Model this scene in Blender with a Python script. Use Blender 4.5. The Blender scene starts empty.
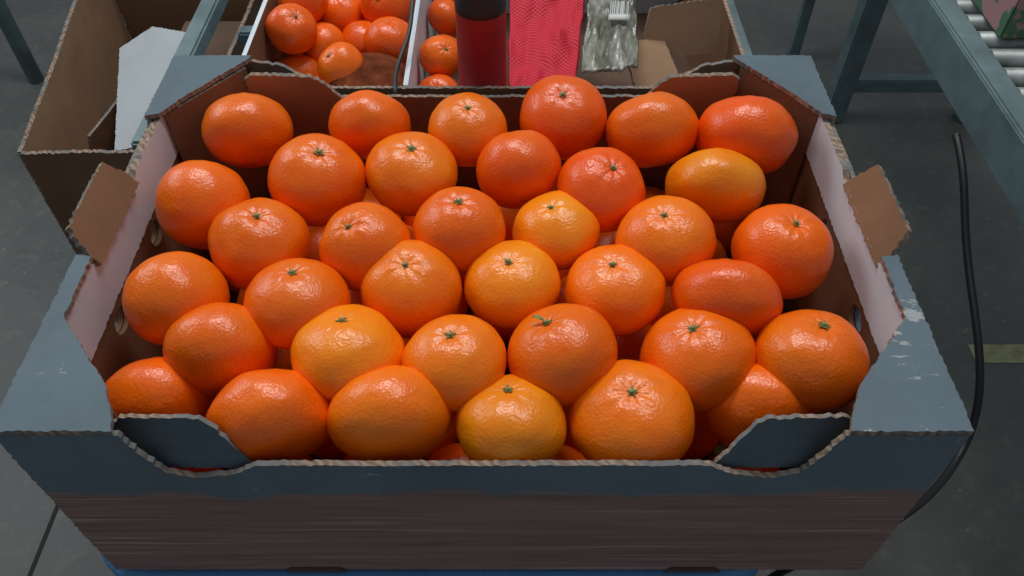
import bpy, bmesh, math, random
from mathutils import Vector, Matrix, noise
random.seed(7)
D=bpy.data; C=bpy.context
scene=C.scene
scene.view_settings.view_transform='Standard'
scene.view_settings.look='None'

# ------------------------------------------------------------------ survey helpers
P=math.radians(48.6); SP,CP=math.sin(P),math.cos(P); F=808.0; CZ=1.44
def survey(px,py,z):
    """photo measurement -> world point on the horizontal level z"""
    X=(px-512)/F; v=(288-py)/F
    t=(CZ-z)/(SP-v*CP)
    return Vector((X*t,t*(CP+v*SP),z)),t
CAMX=Vector((1,0,0)); CAMU=Vector((0,SP,CP)); CAMB=Vector((0,-CP,SP))

# ------------------------------------------------------------------ materials
def new_mat(name):
    m=D.materials.new(name); m.use_nodes=True
    nt=m.node_tree; b=nt.nodes['Principled BSDF']
    return m,nt,b
def N(nt,t,**k):
    n=nt.nodes.new(t)
    for a,v in k.items(): setattr(n,a,v)
    return n
def noise_node(nt,vec,scale,detail=4,rough=.6):
    n=N(nt,'ShaderNodeTexNoise'); n.inputs['Scale'].default_value=scale
    n.inputs['Detail'].default_value=detail; n.inputs['Roughness'].default_value=rough
    nt.links.new(vec,n.inputs['Vector']); return n.outputs['Fac']
def ramp(nt,fac,a,b,ca=(0,0,0,1),cb=(1,1,1,1)):
    r=N(nt,'ShaderNodeValToRGB'); r.color_ramp.elements[0].position=a; r.color_ramp.elements[1].position=b
    r.color_ramp.elements[0].color=ca; r.color_ramp.elements[1].color=cb
    nt.links.new(fac,r.inputs[0]); return r.outputs[0]
def mix(nt,fac,a,b,mode='MIX'):
    m=N(nt,'ShaderNodeMix',data_type='RGBA',blend_type=mode)
    for s,v in ((0,fac),(6,a),(7,b)):
        if isinstance(v,(int,float)): m.inputs[s].default_value=v
        elif isinstance(v,tuple): m.inputs[s].default_value=v if len(v)==4 else (*v,1)
        else: nt.links.new(v,m.inputs[s])
    return m.outputs[2]
def bump(nt,b,h,strength=.5,dist=.001):
    bp=N(nt,'ShaderNodeBump'); bp.inputs['Strength'].default_value=strength; bp.inputs['Distance'].default_value=dist
    nt.links.new(h,bp.inputs['Height']); nt.links.new(bp.outputs[0],b.inputs['Normal'])
def coords(nt,scale=(1,1,1)):
    tc=N(nt,'ShaderNodeTexCoord'); mp=N(nt,'ShaderNodeMapping'); mp.inputs['Scale'].default_value=scale
    nt.links.new(tc.outputs['Object'],mp.inputs[0]); return mp.outputs[0],tc
def scuffs(nt,c,col,thr):
    """small rubbed flecks grouped in worn zones"""
    v1,_=coords(nt,(1,1,1)); zone=noise_node(nt,v1,9,2,.5)
    v2,_=coords(nt,(70,150,150)); fl=noise_node(nt,v2,1,5,.7)
    h=N(nt,'ShaderNodeMath',operation='MULTIPLY'); nt.links.new(fl,h.inputs[0]); h.inputs[1].default_value=.5
    ad=N(nt,'ShaderNodeMath',operation='MULTIPLY_ADD'); nt.links.new(zone,ad.inputs[0]); ad.inputs[1].default_value=.5
    nt.links.new(h.outputs[0],ad.inputs[2])
    return mix(nt,ramp(nt,ad.outputs[0],thr,thr+.012,(0,0,0,1),(.75,.75,.75,1)),c,col)

def cardboard(name,col,var=.25,rough=.85,scuff=0,scuffcol=(.45,.42,.4),flute=(0,0,0),spec=.2):
    m,nt,b=new_mat(name)
    v,tc=coords(nt)
    n1=noise_node(nt,v,9,5); n2=noise_node(nt,v,120,3)
    dark=tuple(c*(1-var) for c in col); lite=tuple(min(1,c*(1+var)) for c in col)
    c=mix(nt,ramp(nt,n1,.3,.7),dark,lite)
    c=mix(nt,ramp(nt,n2,.35,.75,(0,0,0,1),(.35,.35,.35,1)),c,lite)
    if scuff: c=scuffs(nt,c,scuffcol,scuff)
    nt.links.new(c,b.inputs['Base Color'])
    b.inputs['Roughness'].default_value=rough; b.inputs['Specular IOR Level'].default_value=spec
    if any(flute):
        v3,_=coords(nt,flute); w=N(nt,'ShaderNodeTexWave',wave_type='BANDS',bands_direction='DIAGONAL')
        w.inputs['Scale'].default_value=1; nt.links.new(v3,w.inputs[0]); bump(nt,b,w.outputs['Fac'],.25,.0006)
    else: bump(nt,b,n2,.25,.0005)
    return m
M_blue=cardboard('blue_printed_cardboard',(.092,.132,.162),.20,.55,.613,(.42,.42,.42),(0,0,55),.4)
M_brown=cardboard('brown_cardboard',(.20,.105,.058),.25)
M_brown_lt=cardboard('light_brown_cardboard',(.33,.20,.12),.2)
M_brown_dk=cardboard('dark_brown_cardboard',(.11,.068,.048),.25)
M_white=cardboard('white_lined_cardboard',(.66,.72,.78),.07)
M_greybrd=cardboard('grey_board',(.38,.41,.43),.1)
def edge_mat():
    m,nt,b=new_mat('corrugated_cut_edge')
    v,_=coords(nt,(1,1,.3)); w=N(nt,'ShaderNodeTexWave',wave_type='BANDS',bands_direction='DIAGONAL')
    w.inputs['Scale'].default_value=80; w.inputs['Distortion'].default_value=6; nt.links.new(v,w.inputs[0])
    n=noise_node(nt,v,30,3)
    c=mix(nt,w.outputs['Fac'],(.20,.13,.09),(.36,.27,.20))
    c=mix(nt,ramp(nt,n,.45,.6),c,(.17,.17,.165))
    nt.links.new(c,b.inputs['Base Color']); b.inputs['Roughness'].default_value=.9
    return m
M_edge=edge_mat()
def front_mat():
    m,nt,b=new_mat('printed_front_cardboard')
    v,tc=coords(nt)
    sep=N(nt,'ShaderNodeSeparateXYZ'); nt.links.new(tc.outputs['Object'],sep.inputs[0])
    vs,_=coords(nt,(6,6,130)); st=noise_node(nt,vs,1,5,.65)
    vs2,_=coords(nt,(14,14,25)); st2=noise_node(nt,vs2,1.2,4,.6)
    base=mix(nt,ramp(nt,st,.3,.7),(.215,.125,.110),(.330,.210,.185))
    vs3,_=coords(nt,(4.5,4.5,260)); st3=noise_node(nt,vs3,1,4,.55)
    base=mix(nt,ramp(nt,st3,.58,.66,(0,0,0,1),(.7,.7,.7,1)),base,(.52,.38,.34))
    vs4,_=coords(nt,(3,3,90)); st4=noise_node(nt,vs4,1,4,.55)
    base=mix(nt,ramp(nt,st4,.60,.66,(0,0,0,1),(.6,.6,.6,1)),base,(.16,.12,.12))
    blue=mix(nt,ramp(nt,noise_node(nt,v,14,5),.3,.7),(.12,.162,.192),(.155,.205,.238))
    blue=scuffs(nt,blue,(.45,.45,.45),.605)
    ad=N(nt,'ShaderNodeMath',operation='MULTIPLY_ADD'); nt.links.new(st2,ad.inputs[0]); ad.inputs[1].default_value=.045
    nt.links.new(sep.outputs['Z'],ad.inputs[2])
    mask=ramp(nt,ad.outputs[0],.9445,.9460)
    c=mix(nt,mask,base,blue)
    nt.links.new(c,b.inputs['Base Color']); b.inputs['Roughness'].default_value=.6; b.inputs['Specular IOR Level'].default_value=.35
    bump(nt,b,st,.12,.0006)
    return m
M_front=front_mat()

def simple(name,col,rough=.5,metal=0,var=.15,scale=20,bumpd=0,coat=0,spec=.5):
    m,nt,b=new_mat(name); v,_=coords(nt); n=noise_node(nt,v,scale,5)
    c=mix(nt,ramp(nt,n,.3,.7),tuple(x*(1-var) for x in col),tuple(min(1,x*(1+var)) for x in col))
    nt.links.new(c,b.inputs['Base Color']); b.inputs['Roughness'].default_value=rough; b.inputs['Metallic'].default_value=metal
    b.inputs['Coat Weight'].default_value=coat; b.inputs['Specular IOR Level'].default_value=spec
    if bumpd: bump(nt,b,n,.5,bumpd)
    return m
M_tub=simple('blue_plastic',(.06,.22,.46),.4)
M_steel=simple('painted_blue_grey_steel',(.135,.195,.205),.5,.1,.3,12)
M_roller=simple('galvanised_roller',(.30,.33,.32),.5,.6,.3,30)
M_black=simple('black_rubber',(.012,.012,.014),.5)
M_canred=simple('red_lacquer',(.36,.014,.018),.55)
M_canblk=simple('black_plastic',(.014,.015,.018),.5)
M_leaf=simple('calyx_green',(.10,.13,.018),.6,var=.4,scale=300)
M_stemw=simple('stem_button',(.25,.27,.08),.7,var=.3,scale=400)
M_tape=simple('yellow_floor_tape',(.30,.30,.16),.8,var=.35,scale=35)
M_peel_dk=simple('dark_brown_peel',(.15,.035,.012),.9,var=.5,scale=60,bumpd=.002,spec=.1)  # mottled dark brown peel for the one flattened fruit

def floor_mat():
    m,nt,b=new_mat('dark_concrete'); v,_=coords(nt)
    n1=noise_node(nt,v,1.6,8,.65); n2=noise_node(nt,v,25,6,.7)
    c=mix(nt,ramp(nt,n1,.3,.72),(.050,.053,.050),(.125,.128,.118))
    c=mix(nt,ramp(nt,n2,.52,.75,(0,0,0,1),(.6,.6,.6,1)),c,(.16,.16,.14))
    sp=N(nt,'ShaderNodeTexVoronoi'); sp.inputs['Scale'].default_value=16; nt.links.new(v,sp.inputs['Vector'])
    c=mix(nt,ramp(nt,sp.outputs['Distance'],.05,.065,(.55,.55,.55,1),(0,0,0,1)),c,(.22,.22,.2))
    nt.links.new(c,b.inputs['Base Color']); nt.links.new(ramp(nt,n1,.3,.8,(.35,)*3+(1,),(.7,)*3+(1,)),b.inputs['Roughness'])
    bump(nt,b,n2,.4,.004); return m
M_floor=floor_mat()

def peel_mat():
    m,nt,b=new_mat('mandarin_peel')
    tc=N(nt,'ShaderNodeTexCoord'); oi=N(nt,'ShaderNodeObjectInfo')
    mul=N(nt,'ShaderNodeVectorMath',operation='SCALE'); mul.inputs['Scale'].default_value=7
    va=N(nt,'ShaderNodeVectorMath',operation='ADD')
    nt.links.new(oi.outputs['Location'],mul.inputs[0]); nt.links.new(tc.outputs['Object'],va.inputs[0]); nt.links.new(mul.outputs[0],va.inputs[1])
    v=va.outputs[0]
    n1=noise_node(nt,v,22,3); n2=noise_node(nt,v,240,2,.5)
    col=oi.outputs['Color']
    warm=mix(nt,1.0,col,(1.0,.76,.7,1),'MULTIPLY')
    c=mix(nt,ramp(nt,n1,.35,.7),warm,col)
    vo=N(nt,'ShaderNodeTexVoronoi',feature='F1'); vo.inputs['Scale'].default_value=470; nt.links.new(v,vo.inputs['Vector'])
    c=mix(nt,ramp(nt,vo.outputs['Distance'],.0,.35,(.25,.25,.25,1),(0,0,0,1)),c,(1,.42,.02,1))
    bl=noise_node(nt,v,70,4,.7)
    c=mix(nt,ramp(nt,bl,.70,.77,(0,0,0,1),(.55,.55,.55,1)),c,(.42,.16,.02,1))
    nt.links.new(c,b.inputs['Base Color'])
    b.inputs['Roughness'].default_value=.30; b.inputs['Specular IOR Level'].default_value=.5
    b.inputs['Subsurface Weight'].default_value=.05; b.inputs['Subsurface Radius'].default_value=(.004,.002,.0006)
    b.inputs['Subsurface Scale'].default_value=1.0
    ad=N(nt,'ShaderNodeMath',operation='MULTIPLY_ADD'); nt.links.new(vo.outputs['Distance'],ad.inputs[0]); ad.inputs[1].default_value=.6
    nt.links.new(n2,ad.inputs[2])
    bump(nt,b,ad.outputs[0],.32,.0010)
    return m
M_peel=peel_mat()

# ------------------------------------------------------------------ mesh helpers
def link(o,parent=None):
    scene.collection.objects.link(o)
    if parent: o.parent=parent
    return o
def empty(name):
    e=D.objects.new(name,None); e.empty_display_size=.05; return link(e)
def mesh_obj(name,verts,faces,mats,fm=None,parent=None,smooth=False):
    me=D.meshes.new(name); me.from_pydata([tuple(v) for v in verts],[],faces)
    for m in mats: me.materials.append(m)
    for i,p in enumerate(me.polygons):
        if fm: p.material_index=fm[i]
        p.use_smooth=smooth
    me.update(); return link(D.objects.new(name,me),parent)
def panel(name,o,ux,uy,pts,th,mats,parent,rag=0.0):
    """flat board: outline pts (u,v) in plane (o,ux,uy), thickness th along ux x uy. mats = front(+n), back, edge"""
    o=Vector(o); ux=Vector(ux).normalized(); uy=Vector(uy).normalized(); n=ux.cross(uy).normalized()
    pl=[]
    k=len(pts); rag*=1.1
    for i in range(k):
        a=Vector(pts[i]); b=Vector(pts[(i+1)%k]); L=(b-a).length
        seg=max(1,int(L/.0035)) if rag else 1
        d=(b-a)/L; pr=Vector((-d.y,d.x))
        for s in range(seg):
            q=a+(b-a)*s/seg
            if s: q=q+pr*((random.random()-.5)*rag*1.2+(rag*.3 if s%2 else -rag*.3))
            pl.append(q)
    ar=sum(pl[i].x*pl[(i+1)%len(pl)].y-pl[(i+1)%len(pl)].x*pl[i].y for i in range(len(pl)))
    if ar<0: pl.reverse()
    m=len(pl)
    bot=[o+ux*q.x+uy*q.y for q in pl]; top=[b+n*th for b in bot]
    faces=[tuple(range(m,2*m)),tuple(reversed(range(m)))]+[(i,(i+1)%m,m+(i+1)%m,m+i) for i in range(m)]
    return mesh_obj(name,bot+top,faces,mats,[0,1]+[2]*m,parent)
def box(name,lo,hi,mat,parent=None,bev=0.0,rotz=0):
    bm=bmesh.new(); bmesh.ops.create_cube(bm,size=1)
    lo=Vector(lo);hi=Vector(hi); c=(lo+hi)/2; s=hi-lo
    for v in bm.verts: v.co=Vector((v.co.x*s.x,v.co.y*s.y,v.co.z*s.z))
    if bev: bmesh.ops.bevel(bm,geom=bm.edges[:],offset=bev,segments=2,affect='EDGES')
    if rotz: bmesh.ops.rotate(bm,verts=bm.verts,cent=(0,0,0),matrix=Matrix.Rotation(rotz,3,'Z'))
    for v in bm.verts: v.co+=c
    me=D.meshes.new(name); bm.to_mesh(me); bm.free(); me.materials.append(mat)
    return link(D.objects.new(name,me),parent)
def tube(name,pts,r,mat,parent=None,cyc=False):
    cu=D.curves.new(name,'CURVE'); cu.dimensions='3D'; cu.bevel_depth=r; cu.bevel_resolution=4; cu.resolution_u=12
    s=cu.splines.new('NURBS'); s.points.add(len(pts)-1); s.order_u=4; s.use_endpoint_u=True
    for p,q in zip(s.points,pts): p.co=(*q,1)
    cu.materials.append(mat); o=D.objects.new(name,cu); link(o,parent)
    dg=C.evaluated_depsgraph_get(); me=D.meshes.new_from_object(o.evaluated_get(dg)); D.objects.remove(o)
    me.name=name
    for p in me.polygons: p.use_smooth=True
    return link(D.objects.new(name,me),parent)
def lathe(name,c,prof,mats,parent=None,seg=48,fmi=None):
    vs=[];fs=[];fm=[]
    for r,z in prof:
        for i in range(seg):
            a=2*math.pi*i/seg; vs.append((c[0]+r*math.cos(a),c[1]+r*math.sin(a),c[2]+z))
    for j in range(len(prof)-1):
        for i in range(seg):
            k=(i+1)%seg; fs.append((j*seg+i,j*seg+k,(j+1)*seg+k,(j+1)*seg+i)); fm.append(fmi[j] if fmi else 0)
    return mesh_obj(name,vs,fs,mats,fm,parent,True)
def cyl(name,a,b,r,mat,parent=None,seg=24):
    a=Vector(a);b=Vector(b);d=(b-a); q=d.to_track_quat('Z','Y').to_matrix()
    vs=[];L=d.length
    for z,rr in ((0,r*.9),(.001,r),(L-.001,r),(L,r*.9)):
        for i in range(seg):
            t=2*math.pi*i/seg; vs.append(a+q@Vector((rr*math.cos(t),rr*math.sin(t),z)))
    fs=[tuple(reversed(range(seg))),tuple(range(3*seg,4*seg))]
    for j in range(3):
        for i in range(seg):
            k=(i+1)%seg; fs.append((j*seg+i,j*seg+k,(j+1)*seg+k,(j+1)*seg+i))
    return mesh_obj(name,vs,fs,[mat],None,parent,True)

# ------------------------------------------------------------------ mandarin builder
def mandarin(name,c,r,axis,flat,col,parent,stem=True,leaf=False,seg=56,rings=36,mat=None):
    vs=[];fs=[];fm=[]
    seed=Vector((random.random()*50,random.random()*50,random.random()*50))
    ph=random.random()*6
    nrib=random.choice((7,8,9)); lump=random.uniform(.03,.065)
    for j in range(rings+1):
        th=math.pi*j/rings
        for i in range(seg):
            a=2*math.pi*i/seg
            n=Vector((math.sin(th)*math.cos(a),math.sin(th)*math.sin(a),math.cos(th)))
            rr=1+lump*noise.noise(n*1.3+seed)+.014*noise.noise(n*3.5+seed)
            rr-=.08*math.exp(-(th/.20)**2)
            rr-=.05*math.exp(-((math.pi-th)/.22)**2)
            rr+=.009*math.cos(nrib*a+ph)*math.exp(-((th-.28)/.18)**2)
            p=n*rr*r
            p.z*=flat*(1+.06*(math.sin(th)**2))
            vs.append(p)
    for j in range(rings):
        for i in range(seg):
            k=(i+1)%seg; fs.append((j*seg+i,(j+1)*seg+i,(j+1)*seg+k,j*seg+k)); fm.append(0)
    if stem:
        z0=r*flat*.93; b=len(vs); sr=r*random.uniform(.085,.125)
        vs.append(Vector((0,0,z0+r*.03)))
        for i in range(10):
            a=2*math.pi*i/10+ph; q=sr if i%2==0 else sr*.5
            q*=.75+.55*random.random()
            vs.append(Vector((q*math.cos(a),q*math.sin(a),z0+r*(.035 if i%2==0 else .02))))
        for i in range(10): fs.append((b,b+1+i,b+1+(i+1)%10)); fm.append(1)
        b=len(vs); br=r*.042
        for z,q in ((0,1),(r*.06,.95),(r*.07,.6)):
            for i in range(8):
                a=i*math.pi/4; vs.append(Vector((br*q*math.cos(a),br*q*math.sin(a),z0+z)))
        for j in range(2):
            for i in range(8):
                k=(i+1)%8; fs.append((b+j*8+i,b+j*8+k,b+(j+1)*8+k,b+(j+1)*8+i)); fm.append(2)
        fs.append(tuple(range(b+16,b+24))); fm.append(2)
        if leaf:
            b=len(vs)
            for i in range(7):
                t=i/6; w=math.sin(math.pi*min(1,t*.9+.1))*r*.045
                x=r*(.03+t*.22)
                for sgn in (-1,0,1): vs.append(Vector((-x,sgn*w,z0+r*(.05+.10*math.sin(t*2.6)-.03*abs(sgn)+.04))))
            for i in range(6):
                for s in (0,1): fs.append((b+i*3+s,b+i*3+s+1,b+i*3+s+4,b+i*3+s+3)); fm.append(2)
    o=mesh_obj(name,vs,fs,[mat or M_peel,M_leaf,M_stemw],fm,parent,True)
    o.location=c; o.rotation_mode='QUATERNION'; o.rotation_quaternion=Vector(axis).to_track_quat('Z','X')
    o.color=(*col,1)
    return o

# ================================================================== FLOOR
floor=box('floor',(-5,-2.5,-.1),(5,8,0),M_floor)
tape=box('yellow_floor_tape',(1.02,1.05,0.0),(1.75,1.10,.0015),M_tape)
M_joint=simple('joint_filler',(.02,.02,.02),.9)
box('floor_joint',(-.876,-1,0.0),(-.868,5,.001),M_joint)

# ================================================================== MAIN TRAY
tray=empty('cardboard_fruit_tray')
X0,X1,Y0,Y1,ZT,ZB=-.325,.287,.265,.682,1.0,.79
W=X1-X0; CX=(X0+X1)/2; T=.004
E3=(M_front,M_brown,M_edge)
hw=W/2
front=[(.150,-.038),(.168,-.050),(.196,-.055),(.212,-.048),(.222,-.024),(.228,0),(hw,0),(hw,-.21)]
pts=[(hw-u,v) for u,v in reversed(front)]+[(hw+u,v) for u,v in front]
panel('front_wall',(X0,Y0+T,ZT),(1,0,0),(0,0,1),pts,T,E3,tray,.0012)
back=[(.160,-.040),(.180,-.02),(.205,-.004),(.228,0),(hw,0),(hw,-.21)]
pts=[(hw-u,v) for u,v in reversed(back)]+[(hw+u,v) for u,v in back]
panel('back_wall',(X0,Y1,ZT),(1,0,0),(0,0,1),pts,T,(M_brown,M_blue,M_edge),tray,.0012)
panel('base',(X0,Y0,ZB),(1,0,0),(0,1,0),[(0.001,.001),(W-.001,.001),(W-.001,Y1-Y0-.001),(.001,Y1-Y0-.001)],.004,(M_brown,M_brown_dk,M_edge),tray)
Ldep=Y1-Y0-2*T-.001
def side_wall(sx):
    xo=X0 if sx<0 else X1
    nm='left' if sx<0 else 'right'
    o=panel(nm+'_wall',(xo if sx<0 else xo-T,Y0+T+.0005,ZT),(0,1,0),(0,0,1),
            [(0,-.21),(Ldep,-.21),(Ldep,0),(.32,0),(.315,-.004),(.155,-.004),(.15,0),(0,0)],T,
            (M_brown,M_blue,M_edge) if sx<0 else (M_blue,M_brown,M_edge),tray,.0008)
    xi=xo+T+.001 if sx<0 else xo-T-.001-.004
    i=panel(nm+'_inner_liner',(xi,Y0+T+.0005,ZT),(0,1,0),(0,0,1),
            [(.02,-.2),(Ldep-.02,-.2),(Ldep-.02,-.047),(.02,-.047)],.004,(M_brown,M_brown,M_edge),tray,.001)
    w=panel(nm+'_white_fold',(xi-(.0015 if sx>0 else 0),Y0+T,ZT),(0,1,0),(0,0,1),
            [(.030,-.050),(.355,-.046),(.350,-.001),(.252,-.001),(.245,-.006),(.150,-.006),(.143,-.001),(.035,-.001)],.0055,(M_white,M_white,M_edge),tray,.0012)
    for k,(yy,zz) in enumerate(((.414,-.068),(.512,-.066))):
        bm=bmesh.new(); bmesh.ops.create_cone(bm,cap_ends=True,segments=28,radius1=1,radius2=1,depth=.06)
        for v in bm.verts: v.co=Vector((v.co.z+xo,v.co.x*.013+yy,v.co.y*.011+ZT+zz))
        bmesh.ops.recalc_face_normals(bm,faces=bm.faces[:])
        me=D.meshes.new('cut'); bm.to_mesh(me); bm.free(); cu=D.objects.new('cut',me); link(cu)
        for ob in (o,i,w):
            md=ob.modifiers.new('b','BOOLEAN'); md.object=cu; md.operation='DIFFERENCE'; md.solver='EXACT'
            dg=C.evaluated_depsgraph_get(); nm2=D.meshes.new_from_object(ob.evaluated_get(dg)); ob.modifiers.clear(); ob.data=nm2
        D.objects.remove(cu)
    base=Vector((xo-sx*.012,.416,ZT-.008)); up=Vector((sx*.020,0,.030)).normalized()
    panel(nm+'_stacking_tab',base,Vector((0,1,0)),up,[(0,0),(.093,0),(.093,.010),(.087,.033),(.012,.033),(.0,.010)],.005,
          (M_brown,M_brown,M_edge) ,tray,.0014)
side_wall(-1); side_wall(1)
def gus(sx,sy):
    xo=X0 if sx<0 else X1; yo=Y0 if sy<0 else Y1
    dx=-sx; dy=-sy
    if sy<0: pts=[(0,0),(.076,0),(.072,.012),(.060,.036),(.046,.052),(.013,.092),(.012,.150),(0,.152)]
    else: pts=[(0,0),(.074,0),(.072,.006),(.028,.066),(.012,.092),(0,.096)]
    P2=[(dx*u,dy*v) for u,v in pts]
    nm=('front' if sy<0 else 'back')+('_left' if sx<0 else '_right')
    panel(nm+'_corner_gusset',(xo,yo,ZT+.0005),(1,0,0),(0,1,0),P2,.0045,(M_blue,M_brown,M_edge),tray,.0010)
    a=Vector((xo+dx*.012,yo+dy*(.085 if sy<0 else .084),0)); b=Vector((xo+dx*(.058 if sy<0 else .068),yo+dy*(.030 if sy<0 else .010),0))
    L=(b-a).length
    panel(nm+'_corner_post',(a.x,a.y,ZT-.001),(b-a)/L,(0,0,1),[(0,-.2),(L,-.2),(L,0),(0,0)],.003,(M_brown,M_brown,M_edge),tray)
for sx in(-1,1):
    for sy in(-1,1): gus(sx,sy)
def flap(sx,sy):
    y=Y0+T+.001 if sy<0 else Y1-T-.001
    lean=Vector((0,.30,.95)).normalized() if sy<0 else Vector((0,-.22,.975)).normalized()
    xo=X0 if sx<0 else X1; dx=-sx
    if sy<0: pts=[(.060,0),(.150,0),(.146,.008),(.128,.036),(.120,.043),(.068,.044),(.060,.036),(.060,.012)]
    else: pts=[(.070,-.10),(.176,-.10),(.170,0),(.145,.044),(.134,.053),(.078,.056),(.070,.05)]
    P2=[(dx*u,v) for u,v in pts]
    nm=('front' if sy<0 else 'back')+('_left' if sx<0 else '_right')+'_leaning_flap'
    z=ZT-.054
    if sy>0: y-=.004
    if sy<0: panel(nm,(xo,y+.0055,z),(1,0,0),lean,P2,.004,(M_blue,M_brown,M_edge),tray,.0014)
    else: panel(nm,(xo,y,z),(1,0,0),lean,P2,.004,(M_brown_lt,M_blue,M_edge),tray,.0014)
for sx in(-1,1):
    for sy in(-1,1): flap(sx,sy)
for k,(a,b) in enumerate(((-.185,-.135),(.125,.170))):
    panel('foot_tab_%d'%(k+1),(a,Y0-.0005,ZB),(1,0,0),(0,0,1),[(0,0),(b-a,0),(b-a-.005,.006),(.005,.006)],.0015,(M_brown_dk,M_brown_dk,M_brown_dk),tray)

# ================================================================== MANDARINS IN THE TRAY
O1=(.92,.168,.002); O2=(.93,.215,.003); OY=(.94,.290,.004); OR=(.86,.130,.002)
L=[(248,131,88,74,None,O1),(370,126,82,66,None,O1),(468,130,80,68,(468,106),O2),(563,117,88,76,(563,93),OR),(652,131,92,76,None,O1),(746,136,98,80,None,OR),
(204,205,90,90,None,O1),(318,180,96,88,(319,151),O1),(412,173,92,76,(411,146),O2),(519,170,86,78,None,OR),(602,190,90,80,(615,166),OR),(714,187,98,72,None,OY),
(260,244,98,88,(256,214),O1),(366,247,90,86,(347,226),O1),(460,231,92,86,(458,200),O1),(556,231,88,70,(549,206),OY),(665,241,98,86,(664,213),O2),(781,252,98,92,(797,222),O1),
(177,300,98,98,None,O1),(298,303,104,84,(290,270),O1),(411,288,102,90,(404,263),O2),(512,284,96,80,(507,259),OY),(615,289,100,82,(612,262),O2),(726,300,108,82,None,OR),
(222,350,108,94,None,O1),(348,354,112,82,(340,321),OY),(455,362,106,88,(449,332),O2),(562,354,112,98,(543,320),O1),(698,358,114,100,(692,326),O1),(810,360,112,100,(826,322),O1),
(158,400,104,86,None,O1),(272,421,124,92,None,O1),(390,424,126,88,None,O2),(511,427,112,84,(507,394),OY),(632,420,124,98,(632,394),O2),(763,424,114,86,None,O1)]
H0=[];H=[]
for k,q in enumerate(L):
    f=(q[1]-130)/(425-130); h=.466+f*.022
    if k in (30,35): h+=.016
    H0.append(1.44-h)
H=list(H0)
cs=[];rs=[]
def comp():
    cs.clear(); rs.clear()
    for q,z in zip(L,H):
        p,t=survey(q[0],q[1],z); cs.append(p); rs.append(q[2]/2/F*t)
for it in range(60):
    comp()
    dz=[0]*len(L)
    for i in range(len(L)):
        for j in range(i):
            d=(cs[i]-cs[j]); need=(rs[i]+rs[j])*.90
            if d.length<need:
                e=(need-d.length)*.12
                s=1 if cs[i].z>=cs[j].z else -1
                dz[i]+=s*e; dz[j]-=s*e
    for i in range(len(L)):
        H[i]=max(H0[i]-.005,min(H0[i]+.005,H[i]+dz[i]))
comp()
pile=empty('pile_of_mandarin_oranges')
for k,q in enumerate(L):
    c,r=cs[k].copy(),rs[k]
    ymin=Y0+T+r*.97
    if k in (30,35): ymin=Y0+.024+r
    c.y=max(ymin,min(Y1-T-.004-r*.93,c.y))
    cs[k]=c
    view=(Vector((0,0,1.44))-c).normalized()
    Up=(CAMU-view*CAMU.dot(view)).normalized(); X=Up.cross(view).normalized()
    if q[4]:
        dx=(q[4][0]-q[0])/(q[2]/2); dy=-(q[4][1]-q[1])/(q[3]/2)
        m=math.hypot(dx,dy)
        if m>.86: dx*=.86/m; dy*=.86/m; m=.86
        ax=X*dx+Up*dy+view*math.sqrt(1-m*m)
        hr=q[3]/q[2]; flat=max(.76,min(.95,1-(1-hr)*1.45)); st=True
    else:
        ax=X*random.uniform(-.25,.25)+Up*random.uniform(.85,1)-view*random.uniform(.15,.4); flat=max(.74,min(.97,q[3]/q[2]-.02)); st=False
    col=tuple(min(1,v*random.uniform(.93,1.07)) for v in q[5])
    mandarin('mandarin_%d'%(k+1),c,r,ax.normalized(),flat,col,pile,st,leaf=(k==27))
low=[];lr=.0375
for z,off in ((ZT-.118,0),):
    for j in range(6):
        for i in range(8):
            x=X0+.055+i*.076+(.038 if j%2 else 0); y=Y0+.05+j*.066
            if x<X1-.045: low.append(Vector((x,y,z)))
for it in range(260):
    for i in range(len(low)):
        a=low[i]; mv=Vector((0,0,-.0003))
        for c,r in zip(cs,rs):
            d=a-c
            if d.length<(lr+r)*.90: mv+=d.normalized()*((lr+r)*.90-d.length)*.4
        for j in range(len(low)):
            if j!=i:
                d=a-low[j]
                if d.length<2*lr*.94: mv+=d.normalized()*(2*lr*.94-d.length)*.35
        a=a+mv
        a.x=max(X0+.014+lr,min(X1-.014-lr,a.x)); a.y=max(Y0+.008+lr,min(Y1-.010-lr,a.y)); a.z=max(ZB+.005+lr,min(ZT-.105,a.z))
        low[i]=a
for k,c in enumerate(low):
    ax=Vector((random.uniform(-.5,.5),random.uniform(-.5,.5),random.uniform(-1,1))).normalized()
    mandarin('lower_mandarin_%d'%(k+1),c,lr,ax,.88,OR if k%2 else O1,pile,False,seg=36,rings=24)

# ================================================================== BLUE TUB UNDER THE TRAY
def rrect(x0,x1,y0,y1,r,n=8):
    out=[]
    for cx,cy,a0 in ((x1-r,y1-r,0),(x0+r,y1-r,90),(x0+r,y0+r,180),(x1-r,y0+r,270)):
        for i in range(n+1):
            a=math.radians(a0+90*i/n); out.append((cx+r*math.cos(a),cy+r*math.sin(a)))
    return out
rings=[]
for off,z in ((-.05,0.0),(-.015,.70),(-.012,.745),(0,.748),(.003,.752),(.003,.780),(0,.785),(-.008,.7885),(-.016,.785),(-.018,.75),(-.055,.03)):
    rings.append([(x,y,z) for x,y in rrect(-.356-off,.225+off,.256-off,.66+off,.065+off)])
m=len(rings[0]); vs=[v for r in rings for v in r]
fs=[(j*m+i,j*m+(i+1)%m,(j+1)*m+(i+1)%m,(j+1)*m+i) for j in range(len(rings)-1) for i in range(m)]
fs.append(tuple(reversed(range(m)))); fs.append(tuple(range((len(rings)-1)*m,len(rings)*m)))
mesh_obj('blue_plastic_tub',vs,fs,[M_tub],None,None,True)

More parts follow.
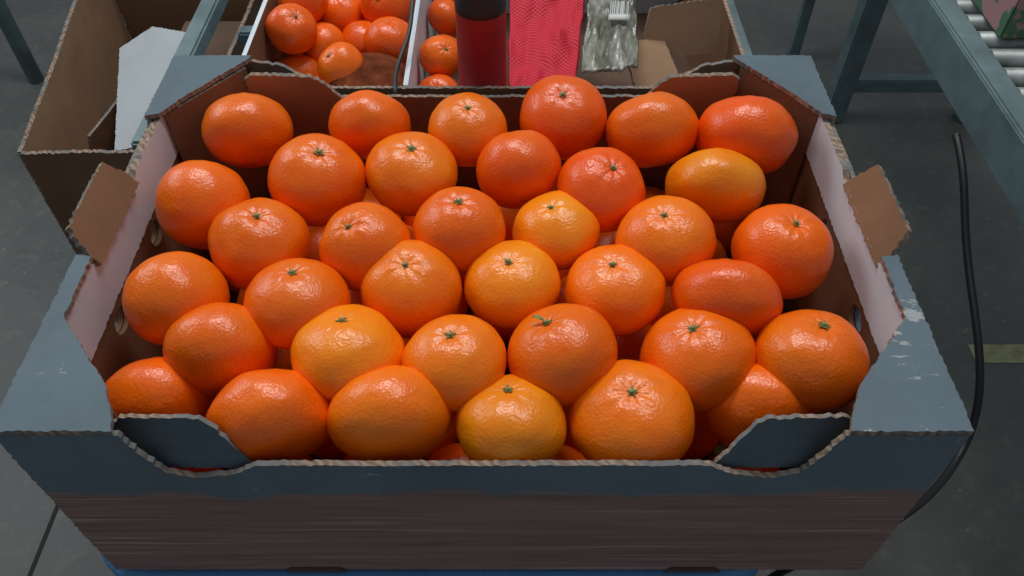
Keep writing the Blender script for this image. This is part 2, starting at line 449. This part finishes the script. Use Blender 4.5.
# ================================================================== REAR BOX ON STAND
rt=empty('open_cardboard_box')
RX0,RX1,RY0,RY1,RT,RB=-.290,.250,.700,1.12,.955,.80
panel('front_wall',(RX0,RY0+.004,RT),(1,0,0),(0,0,1),[(0,-.155),(.54,-.155),(.54,0),(0,0)],.004,(M_brown,M_white,M_edge),rt,.001)
panel('back_wall',(RX0,RY1,RT),(1,0,0),(0,0,1),[(0,-.155),(.54,-.155),(.54,0),(0,0)],.004,(M_white,M_brown,M_edge),rt,.001)
panel('left_wall',(RX0,RY0+.005,RT),(0,1,0),(0,0,1),[(0,-.155),(.41,-.155),(.41,0),(0,0)],.005,(M_brown,M_white,M_white),rt)
panel('right_wall',(RX1-.004,RY0+.005,RT),(0,1,0),(0,0,1),[(0,-.155),(.41,-.155),(.41,0),(0,0)],.004,(M_brown,M_brown,M_edge),rt)
panel('base',(RX0,RY0,RB-.004),(1,0,0),(0,1,0),[(0,0),(.54,0),(.54,.42),(0,.42)],.004,(M_brown_dk,M_brown,M_edge),rt)
panel('divider',(-.112,RY0+.006,RT),(0,1,0),(0,0,1),[(0,-.15),(.405,-.15),(.405,0),(0,0)],.005,(M_white,M_white,M_white),rt)
panel('raised_back_flap',(.140,.800,.925),Vector((1,.15,0)),Vector((.05,.35,.75)),[(0,0),(.095,0),(.09,.060),(.01,.055)],.004,(M_brown_lt,M_brown_lt,M_edge),rt,.001)
panel('folded_flap',(.138,.716,.915),Vector((.8,.45,0)),Vector((-.35,.75,.30)),[(0,0),(.060,0),(.070,.075),(.02,.085)],.004,(M_brown_lt,M_brown_lt,M_edge),rt,.001)
panel('inner_flap',(.165,.722,.88),Vector((1,0,0)),Vector((0,.85,.25)),[(0,0),(.078,0),(.078,.08),(.0,.08)],.004,(M_brown,M_brown,M_edge),rt,.001)

rp=empty('loose_mandarin_oranges')
R=[(285,18,52),(327,13,56),(357,43,50),(341,66,48),(397,42,52),(292,58,50),(386,4,52),(312,40,46),(437,52,38),(453,68,42),(446,94,44),(425,84,40),(262,40,50),(300,-20,56),(350,-18,56),(400,-25,52),(436,18,40),(432,-12,44)]
rc=[]
for k,(px,py,w) in enumerate(R):
    c,t=survey(px,py,.915-.010*(k%3)); r=w/2/F*t; rc.append([c,r])
for it in range(80):
    for i in range(len(rc)):
        for j in range(i):
            d=rc[i][0]-rc[j][0]; need=(rc[i][1]+rc[j][1])*.92
            if d.length<need:
                e=d.normalized()*(need-d.length)*.5; rc[i][0]=rc[i][0]+e*.5; rc[j][0]=rc[j][0]-e*.5
    for i,q in enumerate(rc):
        px=R[i][0]; lo=RX0+.006 if px<410 else -.106; hi=-.114 if px<410 else -.057
        q[0].x=max(lo+q[1]*.95,min(hi-q[1],q[0].x)); q[0].y=max(RY0+.006+q[1],q[0].y); q[0].z=max(.86,min(.935,q[0].z))
for k,(c,r) in enumerate(rc):
    ax=Vector((random.uniform(-.6,.6),random.uniform(-.6,.3),random.uniform(.3,1))).normalized()
    mandarin('loose_mandarin_%d'%(k+1),c,r,ax,.86,O1 if k%2 else OR,rp,k%3==0,seg=40,rings=28)
k=0
for j in range(6):
    for i in range(3):
        c=Vector((RX0+.035+i*.054,RY0+.04+j*.062,.838)); k+=1
        mandarin('bed_mandarin_%d'%k,c,.029,(0,0,1),.9,OR,rp,False,seg=28,rings=18)
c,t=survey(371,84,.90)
mandarin('dark_squashed_mandarin',c,.048,(0.05,-.1,1),.45,(.2,.05,.02),rp,False,mat=M_peel_dk)

can=lathe('spray_can',(-.031,.733,.801),[(0,0),(.023,0),(.025,.003),(.025,.095),(.0252,.097),(.0252,.128),(.0252,.225),(.0255,.228),(.0255,.232),(.0235,.236),(.0235,.285),(.021,.291),(0,.292)],
   [M_canblk,M_canred],None,48,[0,0,0,0,0,1,0,0,0,0,0,0])

def net_mat():
    m,nt,b=new_mat('red_plastic_netting')
    tc=N(nt,'ShaderNodeTexCoord'); mp=N(nt,'ShaderNodeMapping')
    nt.links.new(tc.outputs['UV'],mp.inputs[0])
    outs=[]
    for ang in (.7,-.7):
        mm=N(nt,'ShaderNodeMapping'); mm.inputs['Rotation'].default_value=(0,0,ang); nt.links.new(mp.outputs[0],mm.inputs[0])
        w=N(nt,'ShaderNodeTexWave',wave_type='BANDS',bands_direction='X'); w.inputs['Scale'].default_value=85; w.inputs['Distortion'].default_value=.6
        nt.links.new(mm.outputs[0],w.inputs[0]); outs.append(w.outputs['Fac'])
    mx=N(nt,'ShaderNodeMath',operation='MAXIMUM'); nt.links.new(outs[0],mx.inputs[0]); nt.links.new(outs[1],mx.inputs[1])
    c=mix(nt,ramp(nt,mx.outputs[0],.55,.95),(.38,.004,.018),(.72,.035,.065))
    nt.links.new(c,b.inputs['Base Color']); b.inputs['Roughness'].default_value=.6; b.inputs['Specular IOR Level'].default_value=.25; bump(nt,b,mx.outputs[0],.6,.001); return m
M_net=net_mat()
def sheet(name,corners,nx,ny,amp,freq,mats,th=.0,seed=0,parent=None):
    a,b,c,d=[Vector(q) for q in corners]; vs=[];fs=[]
    for j in range(ny+1):
        for i in range(nx+1):
            u=i/nx;v=j/ny; p=(a*(1-u)+b*u)*(1-v)+(d*(1-u)+c*u)*v
            p.z+=amp*noise.noise(Vector((u*freq+seed,v*freq*1.6,seed)))+amp*.4*noise.noise(Vector((u*freq*3+seed,v*freq*4,seed)))
            vs.append(p)
    for j in range(ny):
        for i in range(nx):
            k=j*(nx+1)+i; fs.append((k,k+1,k+nx+2,k+nx+1))
    o=mesh_obj(name,vs,fs,mats,None,parent,True)
    uv=o.data.uv_layers.new(name='UVMap'); W=(b-a).length; Hh=(d-a).length
    for l in o.data.loops:
        vi=l.vertex_index; uv.data[l.index].uv=((vi%(nx+1))/nx*W,(vi//(nx+1))/ny*Hh)
    if th:
        md=o.modifiers.new('s','SOLIDIFY'); md.thickness=th
    return o
sheet('red_mesh_bag',[(-.003,.712,.935),(.066,.722,.940),(.098,1.00,.950),(-.002,1.00,.950)],40,80,.012,2.2,[M_net],.004,3)
def film_mat():
    m,nt,b=new_mat('clear_plastic_film'); v,_=coords(nt,(60,14,30)); n=noise_node(nt,v,1.2,5,.7)
    c=mix(nt,ramp(nt,n,.4,.62),(.14,.14,.10),(.42,.43,.36))
    nt.links.new(c,b.inputs['Base Color']); b.inputs['Roughness'].default_value=.22; b.inputs['Transmission Weight'].default_value=.25
    bump(nt,b,n,.7,.003); return m
pb=empty('clear_plastic_bag')
sheet('film',[(.071,.716,.962),(.130,.722,.966),(.150,1.00,.976),(.106,1.00,.974)],40,80,.010,4,[film_mat()],.002,9,pb)
def bar_mat():
    m,nt,b=new_mat('barcode_label'); tc=N(nt,'ShaderNodeTexCoord'); sp=N(nt,'ShaderNodeSeparateXYZ'); nt.links.new(tc.outputs['UV'],sp.inputs[0])
    mp=N(nt,'ShaderNodeMapping'); mp.inputs['Scale'].default_value=(900,0,0); nt.links.new(tc.outputs['UV'],mp.inputs[0])
    n=noise_node(nt,mp.outputs[0],1,0); bars=ramp(nt,n,.49,.51)
    inb=ramp(nt,sp.outputs['Y'],.010,.0105)
    c=mix(nt,inb,(.6,.6,.58),mix(nt,bars,(.05,.05,.05),(.6,.6,.58)))
    nt.links.new(c,b.inputs['Base Color']); b.inputs['Roughness'].default_value=.5; return m
sheet('barcode_label',[(.104,.795,.977),(.127,.793,.978),(.131,.826,.981),(.108,.828,.980)],4,4,.0,1,[bar_mat()],.0008,1,pb)

cpts=[survey(x,y,z)[0] for x,y,z in ((416,-30,1.0),(412,8,.985),(410,35,.975),(398,62,.965),(394,82,.963),(396,100,.962))]
tube('black_cable',[cpts[0]+Vector((0,.3,-.03))]+cpts+[Vector((cpts[-1].x,.692,.90)),Vector((cpts[-1].x,.691,.80))],.0024,M_black)

st=empty('steel_work_stand')
for nm,x in (('left',-.405),('right',.285)):
    box(nm+'_top_rail',(x-.012,.70,.86),(x+.012,1.9,.885),M_steel,st,.003)
    for i,y in enumerate((.72,1.85)):
        box('%s_leg_%d'%(nm,i+1),(x-.012,y-.012,0),(x+.012,y+.012,.86),M_steel,st,.003)
for i,y in enumerate((.745,1.08,1.80)):
    box('cross_bar_%d'%(i+1),(-.405,y-.012,.772),(.285,y+.012,.7955),M_steel,st,.003)

# ================================================================== BIG OPEN BOX AT LEFT
bb=empty('large_cardboard_box')
A,B_,Cc,Dd=Vector((-.655,.850)),Vector((-.435,.862)),Vector((-.435,1.42)),Vector((-.750,1.42))
BT=.75
def wall(nm,a,b,parent,mats,h=BT,drop=0):
    L=(b-a).length
    panel(nm,(a.x,a.y,0.001),(b-a).to_3d()/L,(0,0,1),[(0,0),(L,0),(L,h-drop),(L*.6,h-drop-.003),(L*.4,h-drop),(0,h)],.006,mats,parent,.002)
wall('front_wall',A,B_,bb,(M_brown,M_brown,M_edge))
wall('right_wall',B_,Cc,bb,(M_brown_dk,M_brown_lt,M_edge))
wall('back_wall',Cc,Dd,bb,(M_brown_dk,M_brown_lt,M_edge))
wall('left_wall',Dd,A,bb,(M_brown,M_brown_lt,M_edge))
panel('base',(0,0,.002),(1,0,0),(0,1,0),[tuple(A),tuple(B_),tuple(Cc),tuple(Dd)],.005,(M_brown_dk,M_brown,M_edge),bb)
sh=[(-.571,.915),(-.637,1.16),(-.60,1.22),(-.526,1.20),(-.505,1.10),(-.545,.925)]
panel('inner_white_sheet',(-.571,.915,.695),(1,0,0),(0,1,.06),[(x+.571,y-.915) for x,y in sh],.004,(M_greybrd,M_greybrd,M_edge),bb,.001)
panel('inner_brown_flap',(-.637,.93,.60),Vector((.02,.20,0)),Vector((.10,0,.80)),[(0,0),(.22,0),(.19,.09),(.02,.10)],.004,(M_brown,M_brown,M_edge),bb,.001)
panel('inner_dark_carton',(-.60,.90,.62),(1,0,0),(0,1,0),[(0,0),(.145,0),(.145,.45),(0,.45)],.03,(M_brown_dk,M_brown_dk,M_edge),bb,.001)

# ================================================================== ROLLER CONVEYOR
cv=empty('roller_conveyor')
cy0,cy1=-.6,2.3
def cchan(nm,x0,x1):
    box(nm,(x0,cy0,.745),(x1,cy1,.815),M_steel,cv,.002)
cchan('near_side_rail',.628,.634); cchan('far_side_rail',1.126,1.132)
box('near_top_flange',(.634,cy0,.809),(.668,cy1,.815),M_steel,cv,.002)
box('near_bottom_flange',(.634,cy0,.745),(.668,cy1,.751),M_steel,cv,.002)
y=cy0+.03;i=0
while y<cy1-.02:
    i+=1; cyl('roller_%d'%i,(.670,y,.797),(1.124,y,.797),.0165,M_roller,cv,20); y+=.046
for k,(x,y) in enumerate(((.66,-.5),(1.10,-.5),(.93,1.93),(1.32,1.93))):
    box('leg_%d'%(k+1),(x-.027,y-.027,0),(x+.027,y+.027,.745),M_steel,cv,.004)
box('lower_cross_bar',(.93,1.91,.10),(1.32,1.95,.14),M_steel,cv,.004)
box('upper_cross_bar',(.60,1.91,.70),(1.35,1.95,.745),M_steel,cv,.004)
box('thin_leg',(.87,2.22,0),(.90,2.25,.745),M_steel,cv,.003)
def carton_mat():
    m,nt,b=new_mat('printed_carton'); v,_=coords(nt); n=noise_node(nt,v,26,2)
    c=mix(nt,ramp(nt,n,.48,.52),(.07,.17,.09),(.42,.22,.22))
    nt.links.new(c,b.inputs['Base Color']); b.inputs['Roughness'].default_value=.5; return m
M_carton=carton_mat()
ct=empty('printed_produce_carton')
cx0,cy_=.690,1.02
box('carton_body',(cx0,cy_,.8145),(cx0+.38,cy_+.3,.98),M_carton,ct,.003)
panel('carton_lid_flap',(cx0,cy_,.981),(1,0,0),(0,1,0),[(0,0),(.38,0),(.38,.147),(0,.147)],.003,(M_carton,M_brown,M_edge),ct)
panel('carton_lid_flap_2',(cx0,cy_+.15,.981),(1,0,0),(0,1,0),[(0,0),(.38,0),(.38,.147),(0,.147)],.003,(M_carton,M_brown,M_edge),ct)

pp=[(973,135,.735),(975,165,.72),(980,210,.68),(986,265,.635),(990,350,.585),(982,410,.53),(962,455,.47),(930,498,.50),(890,525,.54),(850,545,.56)]
cp=[survey(*q)[0] for q in pp]
for q in cp: q.x=min(q.x,.620)
tube('black_power_cable',cp+[Vector((.335,.42,.40)),Vector((.34,.44,.2)),Vector((.36,.44,.05)),Vector((.36,.6,.006)),Vector((.30,.9,.006))],.0052,M_black)

lf=empty('pipe_frame')
for k,(x,y) in enumerate(((-1.46,2.12),(-1.75,2.12))):
    cyl('upright_%d'%(k+1),(x,y,0),(x,y,.9),.022,M_steel,lf)
cyl('cross_pipe',(-1.80,2.12,.45),(-1.42,2.12,.45),.018,M_steel,lf)

# ================================================================== LIGHTS
w=D.worlds.new('warehouse_ambient'); scene.world=w; w.use_nodes=True
bg=w.node_tree.nodes['Background']; bg.inputs[0].default_value=(.80,.91,1,1); bg.inputs[1].default_value=.22
def area(nm,loc,tgt,sx,sy,e,col=(1,1,1)):
    l=D.lights.new(nm,'AREA'); l.shape='RECTANGLE'; l.size=sx; l.size_y=sy; l.energy=e; l.color=col
    o=D.objects.new(nm,l); link(o); o.location=loc; o.rotation_euler=(Vector(tgt)-Vector(loc)).to_track_quat('-Z','Y').to_euler(); return o
area('ceiling_light_1',(-.4,1.9,3.2),(0,.5,1),1.1,.4,31,(1,1,.98))
area('ceiling_light_2',(.7,1.3,3.3),(0,.5,1),.4,.8,17,(1,1,.98))
area('window_light',(-2.6,2.2,2.6),(0,.6,.8),1.5,1.2,24,(.86,.95,1))

cam=D.cameras.new('camera'); cam.lens=F/1024*36; cam.sensor_width=36; cam.clip_start=.02
co=D.objects.new('camera',cam); link(co); co.location=(0,0,1.44); co.rotation_euler=(math.pi/2-P,0,0)
scene.camera=co
